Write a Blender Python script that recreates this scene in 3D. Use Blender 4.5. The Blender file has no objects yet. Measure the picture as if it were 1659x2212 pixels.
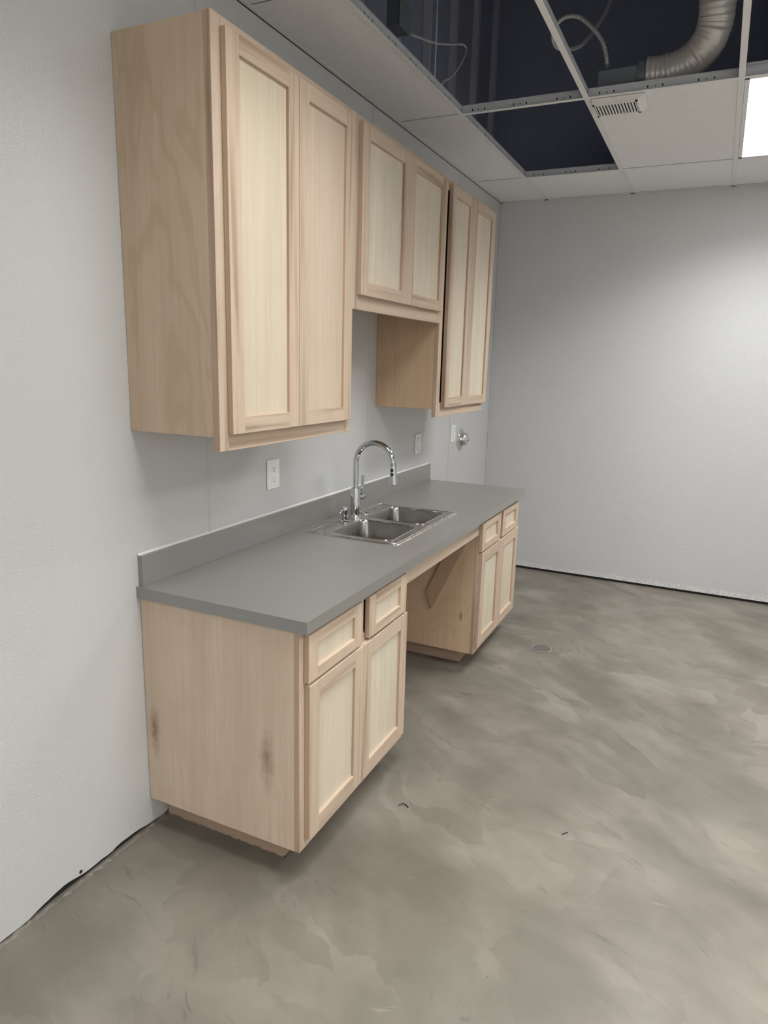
import bpy, bmesh, math, random
from mathutils import Vector, Matrix
random.seed(7)
S = bpy.context.scene
COL = S.collection

# ------------------------------------------------------------------ camera
CAM = (1.5953, -1.5550, 1.5861); YAW, PITCH, ROLL, FPX = 0.4396, -0.2139, 0.0267, 1488.15
def look():
    f = Vector((-math.sin(YAW)*math.cos(PITCH), math.cos(YAW)*math.cos(PITCH), math.sin(PITCH)))
    r = Vector((math.cos(YAW), math.sin(YAW), 0)); u = r.cross(f)
    c, s = math.cos(ROLL), math.sin(ROLL)
    return c*r + s*u, -s*r + c*u, f
r_, u_, f_ = look()
cd = bpy.data.cameras.new('camera'); co = bpy.data.objects.new('camera', cd); COL.objects.link(co)
M = Matrix((r_, u_, -f_)).transposed().to_4x4(); M.translation = Vector(CAM); co.matrix_world = M
cd.sensor_fit = 'HORIZONTAL'; cd.sensor_width = 36; cd.lens = FPX/1659*36; cd.clip_start = .02
S.camera = co

# ------------------------------------------------------------------ world, exposure
w = bpy.data.worlds.new('world'); S.world = w; w.use_nodes = True
w.node_tree.nodes['Background'].inputs[0].default_value = (.02, .02, .02, 1)
w.node_tree.nodes['Background'].inputs[1].default_value = 0.0
S.view_settings.view_transform = 'Standard'; S.view_settings.look = 'None'
S.view_settings.gamma = 1; S.view_settings.use_curve_mapping = False
S.view_settings.exposure = 0.68
LIGHT = 2.6            # emission of the ceiling light diffusers
LAMP_W, SPREAD = 20.3, 137   # lamp behind each diffuser: watts, spread of the lens in degrees

# ------------------------------------------------------------------ room dimensions (metres)
HC = 2.7556; YB = 3.7318; XR = 4.3; YF = -3.6; DECK = 4.3
MAINS = [.336, .923, 1.541, 2.15, 2.76, 3.37, 3.98]
CROSS = [-3.02, -1.80, -.58, .64, 1.878, 3.105]

# ------------------------------------------------------------------ materials
def newmat(name):
    m = bpy.data.materials.new(name); m.use_nodes = True
    nt = m.node_tree; return m, nt, nt.nodes['Principled BSDF']
def N(nt, t, **k):
    n = nt.nodes.new(t)
    for a, b in k.items():
        if a in n.inputs.keys() if isinstance(a, str) else False: n.inputs[a].default_value = b
        else: setattr(n, a, b)
    return n
def L(nt, a, b): nt.links.new(a, b)
def math_(nt, op, a, b=None, clamp=False):
    n = nt.nodes.new('ShaderNodeMath'); n.operation = op; n.use_clamp = clamp
    for i, v in enumerate((a, b)):
        if v is None: continue
        if isinstance(v, (int, float)): n.inputs[i].default_value = v
        else: nt.links.new(v, n.inputs[i])
    return n.outputs[0]
def ramp(nt, src, stops, interp='LINEAR'):
    n = nt.nodes.new('ShaderNodeValToRGB'); n.color_ramp.interpolation = interp
    e = n.color_ramp.elements
    while len(e) < len(stops): e.new(.5)
    for el, (p, c) in zip(e, stops):
        el.position = p; el.color = (c, c, c, 1) if isinstance(c, (int, float)) else (*c, 1)
    nt.links.new(src, n.inputs[0]); return n.outputs[0]
def mix(nt, fac, a, b, bt='MIX'):
    n = nt.nodes.new('ShaderNodeMix'); n.data_type = 'RGBA'; n.blend_type = bt
    for i, v in ((0, fac), (6, a), (7, b)):
        if isinstance(v, (int, float)): n.inputs[i].default_value = v
        elif isinstance(v, tuple): n.inputs[i].default_value = (*v, 1)
        else: nt.links.new(v, n.inputs[i])
    return n.outputs[2]
def mapping(nt, src, scale=(1, 1, 1), rot=(0, 0, 0), loc=(0, 0, 0)):
    n = nt.nodes.new('ShaderNodeMapping'); n.inputs['Scale'].default_value = scale
    n.inputs['Rotation'].default_value = rot; n.inputs['Location'].default_value = loc
    nt.links.new(src, n.inputs[0]); return n.outputs[0]
def noise(nt, vec, scale, detail=3, rough=.5, dist=0):
    n = nt.nodes.new('ShaderNodeTexNoise'); n.inputs['Scale'].default_value = scale
    n.inputs['Detail'].default_value = detail; n.inputs['Roughness'].default_value = rough
    n.inputs['Distortion'].default_value = dist; nt.links.new(vec, n.inputs['Vector']); return n.outputs[0]
def bump(nt, bsdf, h, strength, dist=.002):
    n = nt.nodes.new('ShaderNodeBump'); n.inputs['Strength'].default_value = strength
    n.inputs['Distance'].default_value = dist; nt.links.new(h, n.inputs['Height'])
    nt.links.new(n.outputs[0], bsdf.inputs['Normal'])
def wpos(nt): return nt.nodes.new('ShaderNodeNewGeometry').outputs['Position']
def plain(name, col, rough=.5, metal=0., spec=.5):
    m, nt, b = newmat(name); b.inputs['Base Color'].default_value = (*col, 1)
    b.inputs['Roughness'].default_value = rough; b.inputs['Metallic'].default_value = metal
    b.inputs['Specular IOR Level'].default_value = spec
    n = noise(nt, wpos(nt), 30, 2)
    L(nt, mix(nt, n, tuple(c*.95 for c in col), tuple(min(1, c*1.05) for c in col)), b.inputs['Base Color'])
    return m

def wood(name, col, axis, streak=.5, cath=.35, vary=.10, knots=()):
    """unfinished maple; axis = grain direction"""
    m, nt, b = newmat(name)
    tc = nt.nodes.new('ShaderNodeTexCoord').outputs['Object']
    oi = nt.nodes.new('ShaderNodeObjectInfo').outputs['Random']
    cb = nt.nodes.new('ShaderNodeCombineXYZ')
    for i, k in enumerate((37., 61., 83.)): nt.links.new(math_(nt, 'MULTIPLY', oi, k), cb.inputs[i])
    va = nt.nodes.new('ShaderNodeVectorMath'); va.operation = 'ADD'
    nt.links.new(tc, va.inputs[0]); nt.links.new(cb.outputs[0], va.inputs[1]); v = va.outputs[0]
    def st(a, l): return tuple(l if 'xyz'[i] == axis else a for i in range(3))
    fine = noise(nt, mapping(nt, v, st(90, 2.2)), 1, 4, .6)
    broad = noise(nt, mapping(nt, v, st(9, .8)), 1, 3, .55, .4)
    big = noise(nt, mapping(nt, v, st(4, 1.1)), 1, 3, .5, .8)
    rings = math_(nt, 'SINE', math_(nt, 'MULTIPLY', big, 55))
    rings = ramp(nt, math_(nt, 'MULTIPLY_ADD', rings, .5), [(.62, 0.), (.98, 1.)])
    blot = noise(nt, v, 7, 3, .6)
    dk = tuple(c*f for c, f in zip(col, (.80, .74, .66)))
    lt = tuple(min(1, c*f) for c, f in zip(col, (1.05, 1.05, 1.05)))
    c = mix(nt, ramp(nt, broad, [(.3, 0.), (.7, 1.)]), tuple(x*(1-vary) for x in col), lt)
    c = mix(nt, math_(nt, 'MULTIPLY', ramp(nt, fine, [(.45, 0.), (.75, 1.)]), .5), c, dk)
    c = mix(nt, math_(nt, 'MULTIPLY', rings, cath*.8), c, dk)
    c = mix(nt, math_(nt, 'MULTIPLY', ramp(nt, blot, [(.45, 0.), (.75, 1.)]), .22), c, tuple(x*f for x, f in zip(col, (.86, .78, .70))))
    s = noise(nt, mapping(nt, v, st(38, 1.1), loc=(3, 7, 1)), 1, 2, .5, .3)
    s = ramp(nt, s, [(.50, 0.), (.68, 1.)])
    s2 = noise(nt, mapping(nt, v, st(11, .9), loc=(13, 2, 5)), 1, 2, .5)
    s = math_(nt, 'MULTIPLY', s, ramp(nt, s2, [(.36, 0.), (.56, 1.)]))
    c = mix(nt, math_(nt, 'MULTIPLY', s, streak), c, tuple(x*f for x, f in zip(col, (.46, .40, .36))))
    # piece to piece tone
    c = mix(nt, math_(nt, 'MULTIPLY', oi, .22), c, tuple(x*f for x, f in zip(col, (.93, .84, .76))))
    if knots:
        p = wpos(nt); nz = noise(nt, p, 45, 3, .6)
        for (kx, kz, sx, su, sd, amt) in knots:     # a knot with a flare below and above it
            sp = nt.nodes.new('ShaderNodeSeparateXYZ'); nt.links.new(p, sp.inputs[0])
            dx = math_(nt, 'DIVIDE', math_(nt, 'SUBTRACT', sp.outputs[0], kx), sx)
            dz = math_(nt, 'SUBTRACT', sp.outputs[2], kz)
            up = math_(nt, 'DIVIDE', math_(nt, 'MAXIMUM', dz, 0.), su)
            dn = math_(nt, 'DIVIDE', math_(nt, 'MINIMUM', dz, 0.), sd)
            d = math_(nt, 'SQRT', math_(nt, 'ADD', math_(nt, 'MULTIPLY', dx, dx),
                math_(nt, 'ADD', math_(nt, 'MULTIPLY', up, up), math_(nt, 'MULTIPLY', dn, dn))))
            d = math_(nt, 'ADD', d, math_(nt, 'MULTIPLY', math_(nt, 'SUBTRACT', nz, .5), .9))
            k = ramp(nt, d, [(.10, 1.), (.40, .60), (.95, 0.)])
            c = mix(nt, math_(nt, 'MULTIPLY', k, amt), c, tuple(x*f for x, f in zip(col, (.36, .28, .22))))
    L(nt, c, b.inputs['Base Color'])
    b.inputs['Roughness'].default_value = .55; b.inputs['Specular IOR Level'].default_value = .3
    bump(nt, b, fine, .08, .0006)
    return m

MT = {}
SOLID = (.61, .492, .385); PLY = (.59, .475, .355); PANEL = (.68, .60, .465)
MT['stile'] = wood('maple_stile', SOLID, 'z', .85, .25)
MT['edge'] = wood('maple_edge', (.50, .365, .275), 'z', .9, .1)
MT['rail'] = wood('maple_rail', SOLID, 'y', .85, .25)
MT['panel'] = wood('maple_panel', PANEL, 'z', .10, .10, .06)
MT['panel_pink'] = wood('maple_panel_pink', (.66, .545, .435), 'z', .10, .12, .06)
MT['panel_pale'] = wood('maple_panel_pale', (.685, .615, .50), 'z', .12, .12, .06)
MT['ply'] = wood('maple_plywood', PLY, 'z', .12, .75, .09)
MT['ply_low'] = wood('maple_plywood_knots', (.68, .555, .435), 'z', .10, .22, .10,
    knots=((.037, .385, .03, .09, .13, .75), (.485, .405, .035, .10, .15, .65)))
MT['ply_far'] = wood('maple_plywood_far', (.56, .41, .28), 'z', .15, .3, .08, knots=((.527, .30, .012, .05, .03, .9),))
MT['toe'] = wood('toe_board', (.48, .36, .27), 'x', .2, .3)
MT['brace'] = wood('brace_board', (.40, .28, .19), 'z', .2, .2)  # brown board tone with the apron's shade mixed into the colour

def wall_mat(name, col, rough):
    m, nt, b = newmat(name); p = wpos(nt)
    n1 = noise(nt, p, 1.1, 3); n2 = noise(nt, p, 150, 2, .6)
    c = mix(nt, ramp(nt, n1, [(.3, 0.), (.7, 1.)]), tuple(x*.965 for x in col), tuple(x*1.02 for x in col))
    L(nt, c, b.inputs['Base Color']); b.inputs['Roughness'].default_value = rough
    b.inputs['Specular IOR Level'].default_value = .45
    bump(nt, b, n2, .6, .003); return m
MT['wall'] = wall_mat('grey_wall_panel', (.60, .605, .60), .28)
MT['wall2'] = wall_mat('grey_painted_board', (.60, .605, .61), .5)
nt = MT['wall2'].node_tree; b = nt.nodes['Principled BSDF']; p = wpos(nt)
sp = nt.nodes.new('ShaderNodeSeparateXYZ'); nt.links.new(p, sp.inputs[0])
hz = math_(nt, 'ADD', sp.outputs[2], math_(nt, 'MULTIPLY', noise(nt, p, 6, 3), .06))
band = math_(nt, 'MULTIPLY', ramp(nt, hz, [(.075, 1.), (.092, 0.)]), ramp(nt, noise(nt, p, 70, 3, .7), [(.46, 0.), (.56, 1.)]))
old = b.inputs['Base Color'].links[0].from_socket
L(nt, mix(nt, math_(nt, 'MULTIPLY', band, .8), old, (.80, .79, .77)), b.inputs['Base Color'])
MT['wall3'] = wall_mat('white_painted_board', (.80, .80, .79), .5)
MT['seam'] = plain('seam_strip', (.56, .565, .56), .45)
MT['gap'] = plain('dark_gap', (.02, .02, .02), .9)
MT['plenum'] = plain('dark_plenum', (.42, .46, .60), .85, 0, .2)
MT['stud'] = plain('plenum_stud', (.78, .80, .88), .6, .3)
MT['tile'] = plain('ceiling_tile', (.92, .92, .91), .8)
MT['white'] = plain('white_enamel', (.88, .88, .87), .4)
MT['galv'] = plain('galvanised_steel', (.66, .68, .72), .5, .1)
MT['slot'] = plain('slot_black', (.008, .008, .009), .9)
MT['plastic'] = plain('white_plastic', (.86, .86, .84), .35)
MT['plastic_dark'] = plain('grey_plastic', (.25, .25, .25), .5)  # dark grey for outlet slots, insert gaps and plate screws
MT['chrome'] = plain('chrome', (.55, .56, .57), .05, 1)
MT['black'] = plain('black_rubber', (.012, .012, .012), .35)
MT['duct'] = plain('duct_foil', (.80, .77, .73), .35, .25)
MT['cable'] = plain('armoured_cable', (.68, .68, .68), .4, .3)
MT['housing'] = plain('fan_housing_steel', (.24, .26, .29), .5, .2)
MT['wire'] = plain('hanger_wire_steel', (.75, .76, .80), .5, .15)
MT['drain'] = plain('drain_metal', (.33, .33, .30), .45, .5)
MT['caulk'] = plain('white_caulk', (.82, .82, .80), .5)
MT['nickel'] = plain('satin_metal', (.70, .70, .69), .25, .85)

def lam():
    m, nt, b = newmat('grey_laminate'); p = wpos(nt)
    n = noise(nt, p, 400, 2); g = noise(nt, p, 4, 3)
    L(nt, mix(nt, n, (.198, .194, .180), (.230, .225, .210)), b.inputs['Base Color'])
    L(nt, ramp(nt, g, [(.3, .30), (.7, .38)]), b.inputs['Roughness'])
    b.inputs['Specular IOR Level'].default_value = 1.0; b.inputs['Coat Weight'].default_value = .9
    b.inputs['Coat Roughness'].default_value = .42; b.inputs['Coat IOR'].default_value = 1.7
    bump(nt, b, n, .05, .0005); return m
MT['laminate'] = lam()
def steel():
    m, nt, b = newmat('brushed_steel_shaded'); p = wpos(nt)
    n = noise(nt, p, 6, 2)
    L(nt, mix(nt, n, (.27, .257, .238), (.31, .295, .275)), b.inputs['Base Color'])  # darker than the rim steel: the bowl's recess shade is painted in
    b.inputs['Metallic'].default_value = 1
    L(nt, ramp(nt, n, [(.3, .25), (.7, .30)]), b.inputs['Roughness']); return m
MT['steel'] = steel()
def steel_rim():
    m, nt, b = newmat('smeared_steel_rim'); p = wpos(nt)
    n = noise(nt, p, 26, 4, .6, 1.2)
    L(nt, mix(nt, ramp(nt, n, [(.45, 0.), (.62, 1.)]), (.50, .48, .45), (.66, .63, .59)), b.inputs['Base Color'])
    b.inputs['Metallic'].default_value = 1
    L(nt, ramp(nt, n, [(.4, .28), (.65, .48)]), b.inputs['Roughness']); return m
MT['steel_rim'] = steel_rim()

DRAIN = (.856, 2.195)
def floor_mat():
    m, nt, b = newmat('trowelled_concrete'); p = wpos(nt)
    def tmap(src, ang, long, short, loc=(0, 0, 0)):
        n = nt.nodes.new('ShaderNodeMapping'); n.vector_type = 'TEXTURE'; n.inputs['Rotation'].default_value = (0, 0, math.radians(ang))
        n.inputs['Scale'].default_value = (long, short, 1); n.inputs['Location'].default_value = loc
        nt.links.new(src, n.inputs[0]); return n.outputs[0]
    warp = nt.nodes.new('ShaderNodeTexNoise'); warp.inputs['Scale'].default_value = 1.1; warp.inputs['Detail'].default_value = 2
    nt.links.new(p, warp.inputs['Vector'])
    va = nt.nodes.new('ShaderNodeVectorMath'); va.operation = 'MULTIPLY_ADD'
    nt.links.new(warp.outputs['Color'], va.inputs[0]); va.inputs[1].default_value = (.7, .7, 0); nt.links.new(p, va.inputs[2])
    v = va.outputs[0]
    big = noise(nt, p, .9, 3, .5)
    # overlapping trowel patches: stretched, warped cells of slightly different tone
    def cells(ang, long, short, loc, amt):
        wv = nt.nodes.new('ShaderNodeTexNoise'); wv.inputs['Scale'].default_value = 5.0; wv.inputs['Detail'].default_value = 4; wv.inputs['Roughness'].default_value = .6
        nt.links.new(v, wv.inputs['Vector'])
        ad = nt.nodes.new('ShaderNodeVectorMath'); ad.operation = 'MULTIPLY_ADD'; ad.inputs[1].default_value = (amt, amt, 0)
        nt.links.new(wv.outputs['Color'], ad.inputs[0]); nt.links.new(v, ad.inputs[2])
        vo = nt.nodes.new('ShaderNodeTexVoronoi'); vo.voronoi_dimensions = '2D'; vo.inputs['Scale'].default_value = 1
        nt.links.new(tmap(ad.outputs[0], ang, long, short, loc), vo.inputs['Vector'])
        sp = nt.nodes.new('ShaderNodeSeparateColor'); nt.links.new(vo.outputs['Color'], sp.inputs[0]); return sp.outputs[0]
    f1 = cells(-42, .44, .15, (0, 0, 0), .18)
    f2 = cells(-15, .32, .10, (5, 9, 0), .15)
    g1 = ramp(nt, noise(nt, tmap(p, 0, 1, 1, (3, 3, 0)), 2.6, 3), [(.40, 0.), (.64, 1.)])
    g2 = ramp(nt, noise(nt, tmap(p, 0, 1, 1, (8, 1, 0)), 3.1, 3), [(.42, 0.), (.66, 1.)])
    f2 = math_(nt, 'MULTIPLY', f2, g2)
    soft = noise(nt, tmap(v, -38, .42, .16), 1, 4, .55)
    cl = noise(nt, p, 4.5, 5, .6, .4)
    val = math_(nt, 'ADD', math_(nt, 'MULTIPLY', math_(nt, 'MULTIPLY', f1, g1), .23), math_(nt, 'MULTIPLY', f2, .20))
    val = math_(nt, 'ADD', val, math_(nt, 'MULTIPLY', big, .40))
    val = math_(nt, 'ADD', val, math_(nt, 'MULTIPLY', soft, .34))
    val = math_(nt, 'ADD', val, math_(nt, 'MULTIPLY', cl, .26))
    c = ramp(nt, val, [(.40, (.138, .122, .097)), (.59, (.202, .182, .151)), (.80, (.275, .252, .214))])
    hue = noise(nt, p, 1.3, 2, .5)
    c = mix(nt, math_(nt, 'MULTIPLY', ramp(nt, hue, [(.45, 0.), (.65, 1.)]), .35), c, (.182, .178, .148))
    # dark scuffs and fine scratches
    sc = noise(nt, tmap(v, -30, .16, .03), 1, 4, .65, .4)
    gate = ramp(nt, noise(nt, p, 2.3, 3, .5), [(.46, 0.), (.58, 1.)])
    sm = math_(nt, 'MULTIPLY', ramp(nt, sc, [(.60, 0.), (.68, 1.)]), gate)
    c = mix(nt, math_(nt, 'MULTIPLY', sm, .40), c, (.075, .070, .058))
    ws = noise(nt, tmap(v, 25, .22, .03, (2, 4, 0)), 1, 3, .6)
    gate2 = ramp(nt, noise(nt, mapping(nt, p, loc=(9, 3, 0)), 3.1, 2), [(.58, 0.), (.66, 1.)])
    c = mix(nt, math_(nt, 'MULTIPLY', math_(nt, 'MULTIPLY', ramp(nt, ws, [(.66, 0.), (.74, 1.)]), gate2), .4), c, (.45, .42, .36))
    spk = noise(nt, p, 55, 1)
    c = mix(nt, math_(nt, 'MULTIPLY', ramp(nt, spk, [(.785, 0.), (.80, 1.)]), .6), c, (.07, .065, .055))
    # patched ring round the drain
    sp = nt.nodes.new('ShaderNodeSeparateXYZ'); nt.links.new(p, sp.inputs[0])
    dx = math_(nt, 'SUBTRACT', sp.outputs[0], DRAIN[0]); dy = math_(nt, 'SUBTRACT', sp.outputs[1], DRAIN[1]+.03)
    d = math_(nt, 'SQRT', math_(nt, 'ADD', math_(nt, 'MULTIPLY', dx, dx), math_(nt, 'MULTIPLY', dy, dy)))
    d = math_(nt, 'ADD', d, math_(nt, 'MULTIPLY', math_(nt, 'SUBTRACT', noise(nt, p, 9, 3), .5), .05))
    r1 = ramp(nt, d, [(.098, 0.), (.103, 1.), (.108, 0.)]); r2 = ramp(nt, d, [(.20, 0.), (.207, 1.), (.214, 0.)])
    g3 = ramp(nt, noise(nt, p, 8, 3), [(.46, 0.), (.54, 1.)])
    rr = math_(nt, 'MULTIPLY', math_(nt, 'MAXIMUM', r1, r2), g3)
    c = mix(nt, math_(nt, 'MULTIPLY', rr, .6), c, (.08, .075, .06))
    L(nt, c, b.inputs['Base Color'])
    L(nt, ramp(nt, val, [(.35, .52), (.8, .38)]), b.inputs['Roughness'])
    b.inputs['Specular IOR Level'].default_value = .4
    bump(nt, b, val, .12, .004); return m
MT['floor'] = floor_mat()
def emis(name, k):
    m, nt, b = newmat(name)
    b.inputs['Base Color'].default_value = (.9, .9, .9, 1)
    b.inputs['Emission Color'].default_value = (1., .995, .985, 1); b.inputs['Emission Strength'].default_value = LIGHT*k
    return m
MT['light'] = emis('light_diffuser', 1); MT['light_dim'] = emis('light_diffuser_dim', .60)  # dim one turns down the light over the counter's near end

# ------------------------------------------------------------------ mesh helpers (all in world coordinates)
WL = {}                                   # world location of every object
def obj(name, bm, mat, parent=None, origin=None, smooth=None):
    if origin is None:
        mn = Vector((1e9,)*3); mx = -mn
        for v in bm.verts:
            for i in range(3): mn[i] = min(mn[i], v.co[i]); mx[i] = max(mx[i], v.co[i])
        origin = (mn+mx)/2
    origin = Vector(origin)
    bmesh.ops.translate(bm, verts=bm.verts, vec=-origin)
    me = bpy.data.meshes.new(name)
    bmesh.ops.recalc_face_normals(bm, faces=bm.faces)
    bm.to_mesh(me); bm.free()
    me.materials.append(MT[mat])
    if smooth is not None:
        for p in me.polygons: p.use_smooth = True
        me.set_sharp_from_angle(angle=math.radians(smooth))
    o = bpy.data.objects.new(name, me); COL.objects.link(o)
    place(o, origin, parent); return o
def edges(o):                             # sawn side faces of a stile: browner edge grain plus some painted-in shade
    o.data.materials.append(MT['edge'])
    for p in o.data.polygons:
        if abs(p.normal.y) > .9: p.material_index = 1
def place(o, wloc, parent):
    wloc = Vector(wloc); WL[o.name] = wloc
    if parent is not None:
        o.parent = parent; o.location = wloc - WL[parent.name]
    else: o.location = wloc
def share(src, wloc, parent):
    o = src.copy(); COL.objects.link(o); o.parent = None; place(o, wloc, parent); return o
def tag(o, label, cat, group=None, kind=None):
    o['label'] = label; o['category'] = cat
    if group: o['group'] = group
    if kind: o['kind'] = kind
    return o
def thing(name, label, cat, loc, group=None):
    o = bpy.data.objects.new(name, None); COL.objects.link(o); o.empty_display_size = .05
    place(o, loc, None); return tag(o, label, cat, group)
def box(x0, x1, y0, y1, z0, z1, bev=0, bm=None):
    b = bmesh.new()
    bmesh.ops.create_cube(b, size=1)
    for v in b.verts:
        v.co = Vector((x0+(v.co.x+.5)*(x1-x0), y0+(v.co.y+.5)*(y1-y0), z0+(v.co.z+.5)*(z1-z0)))
    if bev: bmesh.ops.bevel(b, geom=b.edges[:], offset=bev, segments=1, affect='EDGES')
    return join(bm, b)
def join(bm, b):
    if bm is None: return b
    me = bpy.data.meshes.new('tmp'); b.to_mesh(me); b.free(); bm.from_mesh(me); bpy.data.meshes.remove(me); return bm
def prism(poly, axis, a0, a1, bm=None):
    """polygon given in the two other axes (x,z for axis y; y,z for axis x; x,y for axis z)"""
    b = bmesh.new()
    def P(p, a):
        return {'x': (a, p[0], p[1]), 'y': (p[0], a, p[1]), 'z': (p[0], p[1], a)}[axis]
    A = [b.verts.new(P(p, a0)) for p in poly]; B = [b.verts.new(P(p, a1)) for p in poly]
    b.faces.new(A); b.faces.new(B[::-1]); n = len(poly)
    for i in range(n): b.faces.new((A[i], B[i], B[(i+1) % n], A[(i+1) % n]))
    return join(bm, b)
def lathe(prof, base, d=(0, 0, 1), seg=32, bm=None):
    """prof = [(radius, height)] about axis d from base"""
    d = Vector(d).normalized(); a = d.orthogonal().normalized(); c = d.cross(a); base = Vector(base)
    b = bmesh.new(); rings = []
    for r, h in prof:
        if r < 1e-6: rings.append([b.verts.new(base+d*h)])
        else: rings.append([b.verts.new(base+d*h+(a*math.cos(t)+c*math.sin(t))*r) for t in [2*math.pi*i/seg for i in range(seg)]])
    for R0, R1 in zip(rings, rings[1:]):
        for i in range(seg):
            j = (i+1) % seg
            if len(R0) == 1 and len(R1) == 1: continue
            if len(R0) == 1: b.faces.new((R0[0], R1[i], R1[j]))
            elif len(R1) == 1: b.faces.new((R0[i], R1[0], R0[j]))
            else: b.faces.new((R0[i], R1[i], R1[j], R0[j]))
    return join(bm, b)
def spline(pts, step):
    """Catmull-Rom resample"""
    P = [Vector(p) for p in pts]; P = [2*P[0]-P[1]] + P + [2*P[-1]-P[-2]]; out = []
    for i in range(1, len(P)-2):
        n = max(2, int((P[i+1]-P[i]).length/step))
        for k in range(n):
            t = k/n; a, b, c, d = P[i-1], P[i], P[i+1], P[i+2]
            out.append(.5*((2*b)+(c-a)*t+(2*a-5*b+4*c-d)*t*t+(3*b-a-3*c+d)*t**3))
    out.append(P[-2]); return out
def tube(pts, rad, seg=12, bm=None, cap=True):
    b = bmesh.new(); n = len(pts); rings = []; a = None
    for i, p in enumerate(pts):
        d = (pts[min(i+1, n-1)]-pts[max(i-1, 0)]).normalized()
        a = d.orthogonal().normalized() if a is None else (a-d*a.dot(d)).normalized()
        c = d.cross(a); r = rad(i) if callable(rad) else rad
        rings.append([b.verts.new(p+(a*math.cos(2*math.pi*k/seg)+c*math.sin(2*math.pi*k/seg))*r) for k in range(seg)])
    for R0, R1 in zip(rings, rings[1:]):
        for k in range(seg): b.faces.new((R0[k], R0[(k+1) % seg], R1[(k+1) % seg], R1[k]))
    if cap: b.faces.new(rings[0][::-1]); b.faces.new(rings[-1])
    return join(bm, b)

# ================================================================== the setting
fl = obj('floor', box(-.12, XR+.1, YF-.1, YB+.12, -.06, 0), 'floor')
tag(fl, 'grey-brown trowelled concrete floor', 'floor', kind='structure')

# left wall: dark backing slab, panels hung on it, studs showing above the ceiling
wl = obj('wall_left', box(-.14, -.012, YF, YB+.12, 0, HC+.02), 'gap')
obj('upper_sheathing', box(-.14, -.10, YF, YB+.12, HC+.02, DECK), 'plenum', wl)
tag(wl, 'pale grey panelled wall behind the cabinets', 'wall', kind='structure')
SEAMS = [YF, -2.11, -.87, .366, 1.602, 2.838, YB]
def wavy_panel(y0, y1, zt, gap):
    b = bmesh.new(); n = int((y1-y0)/.02); rows = []
    for i in range(n+1):
        y = y0+(y1-y0)*i/n
        rows.append((y, gap(y)))
    f = [[b.verts.new((x, y, z)) for y, z in rows] for x in (0, -.012)]
    t = [[b.verts.new((x, y, zt)) for y, z in rows] for x in (0, -.012)]
    for i in range(n):
        b.faces.new((f[0][i], f[0][i+1], t[0][i+1], t[0][i])); b.faces.new((f[1][i], t[1][i], t[1][i+1], f[1][i+1]))
        b.faces.new((f[0][i], f[1][i], f[1][i+1], f[0][i+1])); b.faces.new((t[0][i], t[0][i+1], t[1][i+1], t[1][i]))
    for i in (0, n): b.faces.new((f[0][i], t[0][i], t[1][i], f[1][i]))
    return b
rg = [random.random() for _ in range(400)]
def gapf(y):
    k = (y+4)*30; i = int(k); t = k-i
    n = rg[i % 400]*(1-t)+rg[(i+1) % 400]*t
    return .004+.009*n+.018*math.exp(-((y+.36)/.09)**2)+.012*math.exp(-((y+.12)/.12)**2)
for y0, y1 in zip(SEAMS, SEAMS[1:]):
    obj('panel', wavy_panel(y0+.002, y1-.002, HC-.003, gapf), 'wall', wl)
for y in SEAMS[1:-1]:
    obj('seam_strip', box(-.008, .0022, y-.007, y+.007, .02, HC-.003, .001), 'seam', wl)
obj('corner_strip', box(0, .012, YB-.014, YB-.001, .02, HC, .002), 'seam', wl)
k = 0; y = .366-.406*8
while y < YB:
    if y > YF+.05: obj('stud', box(-.098, -.062, y-.019, y+.019, HC+.022, DECK, bm=box(-.062, -.060, y-.019, y+.019, HC+.022, DECK)), 'stud', wl)
    y += .4065
obj('top_track', box(-.098, -.012, YF, YB, HC+.0205, HC+.05), 'stud', wl)
obj('screw', lathe([(0, .003), (.005, .002), (.006, 0)], (0, -.283, .032), (1, 0, 0), 12), 'gap', wl)

wb = obj('wall_back', box(-.12, XR+.1, YB+.012, YB+.12, 0, HC+.006), 'gap')
obj('upper_sheathing', box(-.12, XR+.1, YB+.012, YB+.12, HC+.006, DECK), 'plenum', wb)
tag(wb, 'plain pale grey wall at the far end with a dark gap above the floor', 'wall', kind='structure')
obj('wallboard', box(0, XR, YB, YB+.012, .020, HC+.006), 'wall2', wb)
wr = obj('wall_right', box(XR, XR+.1, YF, YB+.12, 0, DECK), 'wall3'); tag(wr, 'plain pale grey wall on the right', 'wall', kind='structure')
wf = obj('wall_front', box(-.12, XR+.1, YF-.1, YF, 0, DECK), 'wall3'); tag(wf, 'plain pale grey wall behind the camera', 'wall', kind='structure')
rd = obj('roof_deck', box(-.14, XR+.1, YF-.1, YB+.12, DECK, DECK+.05), 'plenum'); tag(rd, 'dark roof deck above the open ceiling grid', 'roof', kind='structure')

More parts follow.
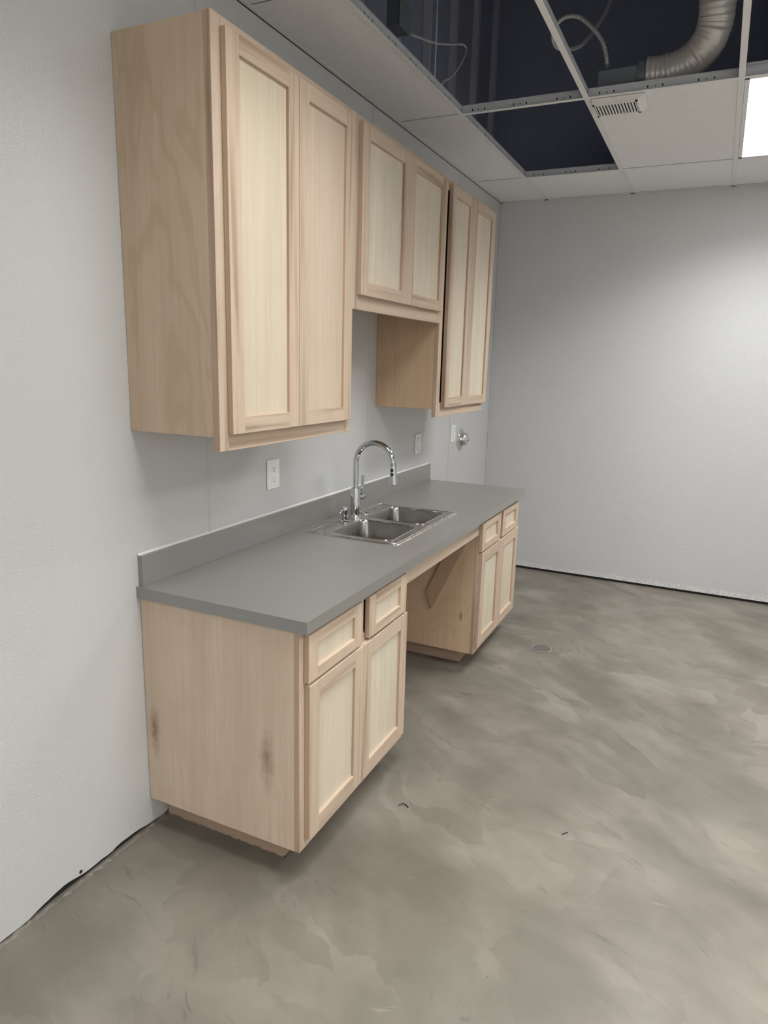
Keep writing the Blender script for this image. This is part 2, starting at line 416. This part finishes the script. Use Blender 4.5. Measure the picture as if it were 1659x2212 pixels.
# ceiling: wall angle as the ceiling object, tees and tiles are its parts
ab = box(0, .022, YF, YB, HC, HC+.0015); box(0, XR, YB-.022, YB, HC, HC+.0015, 0, ab); box(0, .0015, YF, YB, HC, HC+.022, 0, ab)
box(0, XR, YB-.0015, YB, HC, HC+.022, 0, ab)
ce = obj('ceiling', ab, 'white'); tag(ce, 'white suspended tile ceiling with several tiles missing', 'ceiling', kind='structure')
def tee(name, axis, a, s0, s1, slots):
    fw = .012
    def bx(u0, u1, z0, z1, bm=None):
        return box(a+u0, a+u1, s0, s1, z0, z1, 0, bm) if axis == 'y' else box(s0, s1, a+u0, a+u1, z0, z1, 0, bm)
    t = obj(name, bx(-.0015, .0015, HC+.002, HC+.034, bx(-.0035, .0035, HC+.030, HC+.040)), 'galv', ce)
    e = .001 if axis == 'x' else 0
    obj('flange', bx(-fw, fw, HC+e, HC+.0025), 'white', t)
    if slots:
        sb = bmesh.new(); q = s0+.05
        while q < s1-.04:
            for dq, hz in ((0, .010), (.03, .004), (.06, .010)):
                z = HC+.016
                if axis == 'y': box(a-.0022, a+.0022, q+dq-.0025, q+dq+.0025, z-hz/2, z+hz/2, 0, sb)
                else: box(q+dq-.0025, q+dq+.0025, a-.0022, a+.0022, z-hz/2, z+hz/2, 0, sb)
            q += .2
        obj('slot', sb, 'slot', t)
    return t
XS = [0]+MAINS+[XR]; YS = [YF]+CROSS+[YB]
for x in MAINS: tee('main_tee', 'y', x, YF, YB-.002, x < 2)
for j, y in enumerate(CROSS):
    for i in range(len(XS)-1):
        tee('cross_tee', 'x', y, XS[i]+.005, XS[i+1]-.005, j >= 4 and 0 < i < 3)
OPEN = {(1, 4), (1, 5), (2, 4), (3, 4)}
LIGHTS = {(3, 5): 'glowing white rectangular ceiling light in the grid beside the exhaust fan tile',
          (2, 3): 'rectangular ceiling light above the near end of the countertop',
          (5, 3): 'added unseen rectangular fill light over the open floor on the right',  # this and the next two are added out of view for ambient fill
          (5, 1): 'added unseen rectangular fill light behind the camera on the right',
          (4, 0): 'added unseen rectangular fill light at the very back behind the camera'}
tiles = {}
for i in range(len(XS)-1):
    for j in range(len(YS)-1):
        if (i, j) in OPEN or (i, j) in LIGHTS: continue
        x0, x1, y0, y1 = XS[i]+.004, XS[i+1]-.004, YS[j]+.004, YS[j+1]-.0145
        key = (round(x1-x0, 3), round(y1-y0, 3)); c = Vector(((x0+x1)/2, (y0+y1)/2, HC+.0035+.008))
        if key in tiles: share(tiles[key], c, ce)
        else: tiles[key] = obj('ceiling_tile', box(x0, x1, y0, y1, HC+.0035, HC+.0195, .001), 'tile', ce, c)
for (i, j), lab in LIGHTS.items():
    x0, x1, y0, y1 = XS[i]+.013, XS[i+1]-.013, YS[j]+.013, YS[j+1]-.013
    t = thing('ceiling_light', lab, 'light', ((x0+x1)/2, (y0+y1)/2, HC+.003), 'rectangular ceiling lights')
    fb = box(x0, x0+.018, y0, y1, HC+.003, HC+.02); box(x1-.018, x1, y0, y1, HC+.003, HC+.02, 0, fb)
    box(x0, x1, y0, y0+.018, HC+.003, HC+.02, 0, fb); box(x0, x1, y1-.018, y1, HC+.003, HC+.02, 0, fb)
    obj('frame', fb, 'white', t)
    obj('diffuser', box(x0+.018, x1-.018, y0+.018, y1-.018, HC+.006, HC+.012), 'light_dim' if (i, j) == (2, 3) else 'light', t)
    obj('housing', box(x0, x1, y0, y1, HC+.02, HC+.06), 'white', t)
    ld = bpy.data.lights.new('lamp', 'AREA'); ld.shape = 'RECTANGLE'; ld.size = x1-x0-.04; ld.size_y = y1-y0-.04
    ld.energy = LAMP_W*(.60 if (i, j) == (2, 3) else 1); ld.spread = math.radians(SPREAD); ld.color = (1., .995, .985)
    lo = bpy.data.objects.new('lamp', ld); COL.objects.link(lo); place(lo, ((x0+x1)/2, (y0+y1)/2, HC+.005), t)

# ================================================================== cabinets
def door(name, cab, y0, y1, z0, z1, xb, th=.0195, sw=.057, rw=.049, pm='panel', rec=.0105):
    xf = xb+th
    d = obj(name, box(xb+.003, xf-rec, y0+sw-.008, y1-sw+.008, z0+rw-.008, z1-rw+.008), pm, cab)
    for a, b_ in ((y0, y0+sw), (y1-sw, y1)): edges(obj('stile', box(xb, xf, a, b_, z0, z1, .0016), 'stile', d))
    for a, b_ in ((z0, z0+rw), (z1-rw, z1)): obj('rail', box(xb, xf-.0002, y0+sw, y1-sw, a, b_, .0012), 'rail', d)
    return d
def face_frame(cab, y0, y1, z0, z1, xb, xf, rails, mids=(), sw=.042):
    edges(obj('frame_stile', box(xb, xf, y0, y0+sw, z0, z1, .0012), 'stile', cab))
    obj('frame_stile', box(xb, xf, y1-sw, y1, z0, z1, .0012), 'stile', cab)
    for a, b_ in rails: obj('frame_rail', box(xb, xf-.0003, y0+sw, y1-sw, a, b_, .0008), 'rail', cab)
    for a, b_, c0, c1 in mids: obj('frame_mullion', box(xb, xf-.0003, a, b_, c0, c1, .0008), 'stile', cab)
XU, XF = .3139, .3377; ZT = 2.4446
def wall_cab(label, y0, y1, zbox, zff, doors, zd, split=None, pms=('panel', 'panel_pink'), sidemat='ply'):
    c = thing('wall_cabinet', label, 'cabinet', (0, (y0+y1)/2, zff), 'upper cabinets')
    t = .015; x0 = .001
    if split:
        obj('side_panel', box(x0, split, y0, y0+t, zbox, ZT-.002, .0007), sidemat, c)
        obj('side_panel', box(split+.0006, XU, y0, y0+t, zbox, ZT-.002, .0007), sidemat, c)
    else: obj('side_panel', box(x0, XU, y0, y0+t, zbox, ZT-.002, .0007), sidemat, c)
    obj('side_panel', box(x0, XU, y1-t, y1, zbox, ZT-.002, .0007), sidemat, c)
    obj('bottom_panel', box(x0, XU, y0+t, y1-t, zbox, zbox+t), 'ply', c)
    obj('top_panel', box(x0, XU, y0+t, y1-t, ZT-.03, ZT-.015), 'ply', c)
    obj('back_panel', box(x0, x0+.006, y0+t, y1-t, zbox+t, ZT-.03), 'ply', c)
    face_frame(c, y0, y1, zff, ZT, XU, XF, ((zff, zff+.07), (ZT-.05, ZT)), (((y0+y1)/2-.02, (y0+y1)/2+.02, zff+.07, ZT-.05),))
    for (a, b_), pm in zip(doors, pms): door('door', c, a, b_, zd[0], zd[1], XF+.0006, pm=pm)
    return c
wall_cab('tall maple wall cabinet nearest the camera, its broad plywood side in view', .0127, .7873, 1.3634, 1.3231,
         ((.049, .3995), (.4025, .759)), (1.371, 2.418))
wall_cab('short maple wall cabinet between the two tall ones, above the sink', .7883, 1.6955, 1.822, 1.7777,
         ((.826, 1.250), (1.253, 1.683)), (1.830, 2.421), pms=('panel_pale', 'panel_pale'))
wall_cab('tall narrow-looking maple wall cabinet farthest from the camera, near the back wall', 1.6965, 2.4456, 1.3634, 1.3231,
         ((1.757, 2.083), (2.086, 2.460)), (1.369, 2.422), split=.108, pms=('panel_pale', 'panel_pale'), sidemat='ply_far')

ZC, TC, LC = .8684, .038, 2.4699; ZU = ZC-TC; XL = .602; XB = .582; ZL = .1065
def base_cab(label, y0, y1, toe, drawers, doors, sidemat):
    c = thing('base_cabinet', label, 'cabinet', (0.3, (y0+y1)/2, 0), 'lower cabinets'); t = .016
    obj('side_panel', box(.002, XB, y0, y0+t, ZL, ZU, .0007), sidemat, c)
    obj('side_panel', box(.002, XB, y1-t, y1, ZL, ZU, .0007), 'ply', c)
    obj('bottom_panel', box(.002, XB, y0+t, y1-t, ZL, ZL+t), 'ply', c)
    obj('back_panel', box(.002, .008, y0+t, y1-t, ZL+t, ZU), 'ply', c)
    ta, tb = toe
    kb = box(.012, .494, ta, ta+.018, .0, ZL); 
    obj('toe_kick', kb, 'toe', c)
    obj('toe_kick', box(.476, .494, ta+.018, tb-.018, 0, ZL), 'toe', c)
    obj('toe_kick', box(.012, .494, tb-.018, tb, 0, ZL), 'toe', c)
    face_frame(c, y0, y1, ZL, ZU, XB, XL, ((ZL, ZL+.05), (.645, .68), (ZU-.03, ZU)),
               (((y0+y1)/2-.022, (y0+y1)/2+.022, ZL+.05, .645), ((y0+y1)/2-.022, (y0+y1)/2+.022, .68, ZU-.03)))
    for a, b_ in drawers: door('drawer_front', c, a, b_, .664, .813, XL+.0006, sw=.052, rw=.037, pm='panel_pale')
    for a, b_ in doors: door('door', c, a, b_, .142, .654, XL+.0006, sw=.057, rw=.055, pm='panel_pale')
    return c
base_cab('near maple base cabinet with two drawers, its knotty plywood side facing the camera', .0133, .7755, (.086, .70),
         ((.034, .371), (.424, .735)), ((.040, .384), (.387, .752)), 'ply_low')
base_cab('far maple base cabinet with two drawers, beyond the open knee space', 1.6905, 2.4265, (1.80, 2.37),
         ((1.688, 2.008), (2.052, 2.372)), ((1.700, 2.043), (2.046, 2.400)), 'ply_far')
ap = obj('apron_board', box(XB, XL-.001, .7765, 1.6895, .752, ZU, .001), 'rail')
tag(ap, 'maple apron board under the counter edge across the open knee space', 'board')
br = obj('diagonal_brace', prism([(.366, .325), (.333, .412), (.512, ZU-.01), (.585, ZU-.01), (.581, .79)], 'y', 1.672, 1.690), 'brace')
tag(br, 'diagonal brown wooden brace fixed to the far cabinet side under the counter', 'brace')

# ================================================================== countertop, sink, faucet
SX0, SX1, SY0, SY1 = .083, .509, .884, 1.603
ct = thing('countertop', 'long dark grey laminate countertop with an upstand along the wall', 'countertop', (.3, LC/2, ZU))
def frame_plate(x0, x1, y0, y1, hx0, hx1, hy0, hy1, z0, z1):
    b = bmesh.new(); xs = [x0, hx0, hx1, x1]; ys = [y0, hy0, hy1, y1]
    V = {(i, j, k): b.verts.new((xs[i], ys[j], (z0, z1)[k])) for i in range(4) for j in range(4) for k in range(2)}
    for i in range(3):
        for j in range(3):
            if (i, j) == (1, 1): continue
            for k in range(2): b.faces.new([V[q] for q in ((i, j, k), (i+1, j, k), (i+1, j+1, k), (i, j+1, k))])
    for i in range(3):
        for j in (0, 3): b.faces.new([V[q] for q in ((i, j, 0), (i+1, j, 0), (i+1, j, 1), (i, j, 1))])
        for j in (0, 3): b.faces.new([V[q] for q in ((j, i, 0), (j, i+1, 0), (j, i+1, 1), (j, i, 1))])
    for j in (1, 2):
        b.faces.new([V[q] for q in ((1, j, 0), (2, j, 0), (2, j, 1), (1, j, 1))]); b.faces.new([V[q] for q in ((j, 1, 0), (j, 2, 0), (j, 2, 1), (j, 1, 1))])
    return b
sb = frame_plate(.001, .635, 0, LC, SX0+.012, SX1-.012, SY0+.012, SY1-.012, ZU, ZC)
obj('slab', sb, 'laminate', ct)
obj('backsplash', box(.001, .020, .012, LC, ZC, ZC+.1, .0006), 'laminate', ct)
obj('caulk_bead', prism([(.0005, ZC+.1), (.007, ZC+.1), (.0005, ZC+.106)], 'y', .012, LC), 'caulk', ct)

sk = thing('kitchen_sink', 'stainless steel double bowl drop-in sink set in the grey counter', 'sink', ((SX0+SX1)/2, (SY0+SY1)/2, ZC-.17))
def rr(x0, x1, y0, y1, r, n=6):
    pts = []
    for cx, cy, a0 in ((x1-r, y1-r, 0), (x0+r, y1-r, 90), (x0+r, y0+r, 180), (x1-r, y0+r, 270)):
        for i in range(n+1):
            a = math.radians(a0+90*i/n); pts.append((cx+r*math.cos(a), cy+r*math.sin(a)))
    return pts
BOWLS = ((.178, .462, .925, 1.225), (.178, .462, 1.264, 1.564))
def rim():
    b = bmesh.new(); z = ZC+.0035
    outer = [b.verts.new((x, y, z)) for x, y in rr(SX0, SX1, SY0, SY1, .02, 5)]
    edges = [b.edges.new((outer[i], outer[(i+1) % len(outer)])) for i in range(len(outer))]
    holes = []
    for q in BOWLS:
        h = [b.verts.new((x, y, z)) for x, y in rr(*q, .045, 6)]; holes.append(h)
        edges += [b.edges.new((h[i], h[(i+1) % len(h)])) for i in range(len(h))]
    bmesh.ops.triangle_fill(b, edges=edges, use_beauty=True, use_dissolve=False)
    low = [b.verts.new((v.co.x+.003*(1 if v.co.x > .3 else -1), v.co.y+.003*(1 if v.co.y > 1.24 else -1), ZC+.0002)) for v in outer]
    for i in range(len(outer)):
        j = (i+1) % len(outer); b.faces.new((outer[i], outer[j], low[j], low[i]))
    for h in holes:
        lo = [b.verts.new((v.co.x, v.co.y, z-.004)) for v in h]
        for i in range(len(h)):
            j = (i+1) % len(h); b.faces.new((h[i], h[j], lo[j], lo[i]))
    return b
obj('rim', rim(), 'steel_rim', sk)
def ridge(z):                              # raised bead just inside the rim edge
    b = [Vector((x, y, z)) for x, y in rr(SX0+.010, SX1-.010, SY0+.010, SY1-.010, .018, 5)]
    return tube(b+[b[0]], .0022, 6)
obj('rim_bead', ridge(ZC+.0038), 'steel_rim', sk, smooth=50)
for q in BOWLS:                            # rolled lip round each bowl
    lp = [Vector((x, y, ZC+.0034)) for x, y in rr(*q, .045, 6)]; obj('bowl_lip', tube(lp+[lp[0]], .0020, 6), 'chrome', sk, smooth=50)
def bowl(x0, x1, y0, y1):
    b = bmesh.new(); rings = []
    for ins, dz, r in ((0, .0002, .045), (.003, -.006, .045), (.008, -.10, .05), (.014, -.135, .05), (.026, -.155, .045), (.045, -.165, .03), (.10, -.168, .02)):
        rings.append([b.verts.new((x, y, ZC+dz)) for x, y in rr(x0+ins, x1-ins, y0+ins, y1-ins, r, 6)])
    for A, B in zip(rings, rings[1:]):
        for i in range(len(A)): b.faces.new((A[i], A[(i+1) % len(A)], B[(i+1) % len(A)], B[i]))
    b.faces.new(rings[-1]); return b
for q in BOWLS:
    bo = obj('bowl', bowl(*q), 'steel', sk, smooth=60)
    obj('strainer', lathe([(0, .003), (.018, .003), (.02, .006), (.05, .006), (.055, .001)], ((q[0]+q[1])/2, (q[2]+q[3])/2, ZC-.168), seg=24), 'chrome', bo, smooth=40)
obj('hole_cover', lathe([(0, .007), (.013, .006), (.018, .003), (.019, 0)], (.130, 1.345, ZC+.0035), seg=24), 'chrome', sk, smooth=40)

FX, FY = .130, 1.244; Z0 = ZC+.0037
fa = thing('kitchen_faucet', 'tall chrome gooseneck pull-down faucet behind the sink bowls', 'faucet', (FX, FY, Z0))
obj('base_ring', lathe([(0, 0), (.028, 0), (.028, .004), (.025, .010), (.0225, .014)], (FX, FY, Z0)), 'chrome', fa, smooth=40)
obj('body', lathe([(.0225, .012), (.0222, .135), (.0205, .141), (.016, .142), (0, .142)], (FX, FY, Z0)), 'chrome', fa, smooth=35)
R = .094; zt = Z0+.262; sp = [Vector((FX, FY, Z0+.14)), Vector((FX, FY, Z0+.20))]
for i in range(25):
    a = math.pi*(1-i/24*.985); sp.append(Vector((FX+R+R*math.cos(a), FY, zt+R*math.sin(a))))
obj('spout', tube(sp, .0128, 16), 'chrome', fa, smooth=60)
e = sp[-1]; dirv = Vector((.06, 0, -1)).normalized()
sh = obj('spray_head', lathe([(.0128, -.004), (.0155, -.002), (.0155, .002), (.0135, .004), (.0150, .03), (.0180, .092), (.0165, .094), (0, .094)], e, dirv, 24), 'chrome', fa, smooth=35)
for hgt in (.026, .045):
    pb = e+dirv*hgt+Vector((0, -.0142, 0))
    obj('button', lathe([(0, .0045), (.006, .0038), (.0082, 0)], pb, (0, -1, 0), 16), 'black', sh, smooth=50)
hz = Z0+.092
hd = obj('handle', lathe([(.0165, .0), (.0165, .036), (.0150, .037), (.0150, .039), (.0175, .040), (.0175, .064), (.016, .067), (0, .067)], (FX, FY+.019, hz), (0, 1, 0), 24), 'chrome', fa, smooth=35)
lb = prism([(FY+.063, hz+.014), (FY+.075, hz+.014), (FY+.073, hz+.096), (FY+.066, hz+.098)], 'x', FX-.007, FX+.007)
bmesh.ops.bevel(lb, geom=lb.edges[:], offset=.0018, segments=2, affect='EDGES')
obj('lever', lb, 'chrome', hd, smooth=40)

SYD = 1.142
so = thing('soap_dispenser', 'short chrome soap dispenser beside the gooseneck faucet', 'dispenser', (FX, SYD, Z0))
obj('base_ring', lathe([(0, 0), (.026, 0), (.026, .003), (.022, .007), (.013, .009)], (FX, SYD, Z0), seg=24), 'chrome', so, smooth=40)
obj('body', lathe([(.0140, .007), (.0130, .03), (.0155, .033), (.0165, .052), (.0165, .063), (.0150, .067), (0, .068)], (FX, SYD, Z0), seg=24), 'chrome', so, smooth=35)
nz = spline([(FX, SYD-.010, Z0+.058), (FX, SYD-.028, Z0+.056), (FX, SYD-.040, Z0+.051), (FX, SYD-.045, Z0+.045)], .004)
obj('nozzle', tube(nz, .0042, 10), 'chrome', so, smooth=60)

# ================================================================== wall fittings
def plate(o_name, label, y, z, w_, h_):
    t = thing(o_name, label, 'wall plate', (0, y, z))
    pb = box(.0001, .0065, y-w_/2, y+w_/2, z-h_/2, z+h_/2, .003)
    obj('plate', pb, 'plastic', t); return t
t = plate('power_outlet', 'white duplex power outlet on the wall left of the faucet', .760, 1.129, .086, .122)
for dz in (.0205, -.0205):
    poly = [(.760+.0165*math.cos(a)*(1 if abs(math.sin(a)) < .8 else .95), 1.129+dz+min(.0135, max(-.0135, .0168*math.sin(a)))) for a in [2*math.pi*i/28 for i in range(28)]]
    rc = obj('receptacle', prism(poly, 'x', .004, .0078), 'plastic', t)
    for dy in (-.0062, .0062): obj('slot', box(.0072, .0081, .760+dy-.0011, .760+dy+.0011, 1.129+dz-.001, 1.129+dz+.0075), 'plastic_dark', rc)
    obj('ground_hole', lathe([(.0026, 0), (.0026, .0008), (0, .0008)], (.0075, .760, 1.129+dz-.0075), (1, 0, 0), 10), 'slot', rc)
def decora(y, z, lab, w_, name, slots):
    t = plate(name, lab, y, z, w_, .120)
    rc = obj('insert', box(.004, .0082, y-.0165, y+.0165, z-.033, z+.033, .0012), 'plastic', t)
    gb = box(.0055, .0068, y-.0185, y+.0185, z-.035, z+.035); obj('insert_gap', gb, 'plastic_dark', t)
    for dz in slots:
        obj('slot', box(.0078, .0086, y-.006, y+.006, z+dz-.0016, z+dz+.0016), 'plastic_dark', rc)
    for dz in (-.048, .048): obj('screw', lathe([(0, .0012), (.0025, .0009), (.003, 0)], (.0064, y, z+dz), (1, 0, 0), 10), 'plastic_dark', t)
decora(2.286, 1.111, 'white rectangular wall plate under the far upper cabinet, above the backsplash', .084, 'power_outlet', (.022, -.022))
decora(2.903, 1.121, 'narrow white wall plate beside the round silver wall fitting', .080, 'switch_plate', (.02, 0, -.02))
rf = thing('round_wall_fitting', 'round silver domed fitting on the wall near the back corner', 'wall fitting', (0, 3.065, 1.073))
obj('flange', lathe([(.074, 0), (.074, .003), (.068, .008), (.050, .010), (0, .010)], (0.0001, 3.065, 1.073), (1, 0, 0), 40), 'nickel', rf, smooth=35)
dm = obj('dome', lathe([(.052, .008), (.052, .018), (.046, .026), (.046, .034), (.040, .046), (.026, .054), (0, .056)], (0, 3.065, 1.073), (1, 0, 0), 40), 'nickel', rf, smooth=40)
obj('knob', lathe([(.010, .054), (.010, .066), (.008, .068), (0, .068)], (0, 3.065, 1.073), (1, 0, 0), 16), 'nickel', dm, smooth=40)

# ================================================================== exhaust fan, duct and cables above the ceiling
ef = thing('exhaust_fan', 'white slotted exhaust fan grille on a ceiling tile, its steel box above', 'fan', (1.05, 1.965, HC-.03))
gx0, gx1, gy0, gy1 = .940, 1.166, 1.895, 2.075; zb = HC-.022
def cover():
    b = bmesh.new()
    A = [b.verts.new((x, y, HC+.0005)) for x, y in ((gx0, gy0), (gx1, gy0), (gx1, gy1), (gx0, gy1))]
    i = .014; j = .028
    B = [b.verts.new((x, y, zb)) for x, y in ((gx0+.006, gy0+.003), (gx1-j, gy0+.003), (gx1-j, gy1-i), (gx0+.006, gy1-i))]
    for k in range(4): b.faces.new((A[k], A[(k+1) % 4], B[(k+1) % 4], B[k]))
    b.faces.new(A[::-1])
    # slotted face: bars left between slots
    x0, x1, y0, y1 = gx0+.006, gx1-j, gy0+.003, gy1-i
    return b, x0, x1, y0, y1
cb, fx0, fx1, fy0, fy1 = cover()
obj('grille_cover', cb, 'plastic', ef)
obj('slot_backing', box(fx0+.002, fx1-.002, fy0+.002, fy1-.002, zb+.0002, zb+.006), 'slot', ef)
fr = box(fx0, fx1, fy0, fy0+.016, zb-.003, zb+.001); box(fx0, fx1, fy1-.016, fy1, zb-.003, zb+.001, 0, fr)
box(fx0, fx0+.008, fy0, fy1, zb-.003, zb+.001, 0, fr); box(fx1-.010, fx1, fy0, fy1, zb-.003, zb+.001, 0, fr)
obj('grille_frame', fr, 'plastic', ef)
ns = 13; pit = (fx1-.010-fx0-.008)/ns; s0 = None
for k in range(ns+1):
    x = fx0+.008+k*pit; c = Vector((x, (fy0+fy1)/2, zb-.001))
    if s0 is None: s0 = obj('slat', box(x-.0036, x+.0036, fy0+.014, fy1-.014, zb-.003, zb+.001), 'plastic', ef, c)
    else: share(s0, c, ef)
hb = obj('fan_housing', box(.955, 1.118, 1.925, 2.12, HC+.021, 2.882, .004), 'housing', ef)
obj('duct_collar', lathe([(.070, 0), (.070, .03), (.066, .03)], (1.118, 2.02, 2.868), (1, 0, 0), 32), 'housing', hb, smooth=40)
obj('cable_connector', lathe([(.010, 0), (.010, .02), (.013, .02), (.013, .03), (0, .03)], (.985, 1.965, 2.880), (0, 0, 1), 12), 'housing', hb, smooth=40)
dp = spline([(1.150, 2.02, 2.868), (1.235, 2.02, 2.869), (1.32, 2.01, 2.890), (1.385, 1.985, 2.940), (1.412, 1.96, 3.005), (1.415, 1.93, 3.09), (1.41, 1.90, 3.25), (1.42, 1.90, 3.6), (1.50, 1.9, 4.0), (1.62, 1.9, DECK-.01)], .0045)
dl = [0]
for a, b_ in zip(dp, dp[1:]): dl.append(dl[-1]+(b_-a).length)
dn = [random.uniform(-.0012, .0012) for _ in dp]
db = tube(dp, lambda i: .0705+.0030*max(0, math.sin(dl[i]/.021*2*math.pi))**4+dn[i], 28, cap=False)
for v in db.verts: v.co += Vector((random.uniform(-1, 1), random.uniform(-1, 1), random.uniform(-1, 1)))*.0006
du = obj('flexible_duct', db, 'duct', smooth=70); tag(du, 'silver corrugated flexible duct rising from the exhaust fan box above the ceiling', 'duct')

def cable(name, label, pts, r, mat, ribs=None, step=.006, seg=10):
    p = spline(pts, step); l = [0]
    for a, b_ in zip(p, p[1:]): l.append(l[-1]+(b_-a).length)
    f = (lambda i: r*(1+.16*math.sin(l[i]/ribs*2*math.pi))) if ribs else r
    o = obj(name, tube(p, f, seg), mat, smooth=70); return tag(o, label, 'cable')
cable('armored_cable', 'ribbed silver armoured cable looping up from the exhaust fan box',
      [(.985, 1.965, 2.912), (.975, 1.965, 2.96), (.950, 1.965, 3.02), (.895, 1.97, 3.085), (.835, 1.98, 3.135), (.770, 1.99, 3.145), (.722, 2.01, 3.115), (.715, 2.04, 3.08), (.735, 2.10, 3.065),
       (.80, 2.2, 3.10), (.85, 2.3, 3.20), (.90, 2.4, 3.37), (.93, 2.45, 3.7), (.93, 2.45, DECK-.01)], .0085, 'cable', .012, .003)
jb = thing('junction_box', 'dark electrical box above the ceiling behind the near left tile', 'electrical box', (.205, 1.42, 3.0))
obj('body', box(.17, .23, 1.37, 1.48, 2.96, 3.06, .003), 'housing', jb)
obj('cover', box(.23, .234, 1.365, 1.485, 2.955, 3.065, .001), 'housing', jb)
cable('conduit', 'thin grey conduit bending out of the dark electrical box above the ceiling',
      [(.20, 1.478, 2.985), (.20, 1.56, 3.00), (.20, 1.70, 3.035), (.20, 1.86, 3.078), (.20, 2.05, 3.145), (.20, 2.21, 3.205), (.20, 2.262, 3.212), (.205, 2.265, 3.190), (.23, 2.10, 3.06), (.27, 1.88, 2.93), (.30, 1.72, 2.855), (.31, 1.64, 2.79)], .0055, 'wire', None, .01, 8)
cable('power_cable', 'pale thin cable dropping into the dark electrical box above the ceiling',
      [(.19, 1.40, DECK-.01), (.195, 1.39, 3.6), (.20, 1.365, 3.2), (.20, 1.375, 3.09), (.20, 1.40, 3.055)], .004, 'cable', None, .02, 8)
hw = obj('hanger_wire', tube([Vector((.336, 1.52, HC+.035)), Vector((.336, 1.52, 3.4)), Vector((.336, 1.53, DECK-.005))], .0032, 8), 'wire', smooth=70)
tag(hw, 'straight vertical hanger wire holding the ceiling grid near the conduit', 'wire')

# ================================================================== floor drain and scraps
fd = thing('floor_drain', 'small round slotted metal drain in the concrete floor', 'drain', (*DRAIN, 0))
obj('ring', lathe([(.058, .0005), (.058, .004), (.050, .005), (.050, .001)], (*DRAIN, 0), seg=36), 'drain', fd, smooth=30)
obj('sump', lathe([(0, .0012), (.051, .0012)], (*DRAIN, 0), seg=36), 'slot', fd)
for k in range(-4, 5):
    v = k*.0112; hl = math.sqrt(max(0, .0505**2-v*v))
    b = box(-hl, hl, v-.0020, v+.0020, .0015, .0042)
    bmesh.ops.rotate(b, verts=b.verts, cent=(0, 0, 0), matrix=Matrix.Rotation(math.radians(20), 3, 'Z'))
    bmesh.ops.translate(b, verts=b.verts, vec=(DRAIN[0], DRAIN[1], 0)); obj('bar', b, 'drain', fd)
def scrap(label, pts, r):
    p = spline(pts, .004); o = obj('floor_scrap', tube(p, r, 6), 'black', smooth=60); tag(o, label, 'scrap')
scrap('small curled black scrap lying on the floor in front of the near base cabinet', [(.716, .506, .0022), (.728, .518, .006), (.740, .519, .0035), (.753, .511, .0022)], .002)
scrap('tiny straight black scrap lying on the open concrete floor', [(1.286, .624, .0018), (1.294, .633, .002), (1.302, .644, .0018)], .0017)

def ridge_strip(p0, p1, wmax, hmax):       # ragged skim-coat edge left against a board or wall
    p0, p1 = Vector((*p0, 0)), Vector((*p1, 0)); d = p1-p0; nrm = Vector((-d.y, d.x, 0)).normalized(); n = int(d.length/.012)
    b = bmesh.new(); rows = []
    for i in range(n+1):
        c = p0+d*(i/n); ww = wmax*random.uniform(.35, 1); hh = hmax*random.uniform(.15, 1)
        rows.append([b.verts.new(q) for q in (c+Vector((0, 0, .0002)), c+Vector((0, 0, hh)), c+nrm*ww*.5+Vector((0, 0, hh*.7)), c+nrm*ww+Vector((0, 0, .0002)))])
    for A, B in zip(rows, rows[1:]):
        for k in range(3): b.faces.new((A[k], B[k], B[k+1], A[k+1]))
    return obj('skim_edge', b, 'floor', fl)
ridge_strip((.50, .0850), (.012, .0850), -.014, .009)
ridge_strip((.001, .075), (.001, -.85), .016, .007)
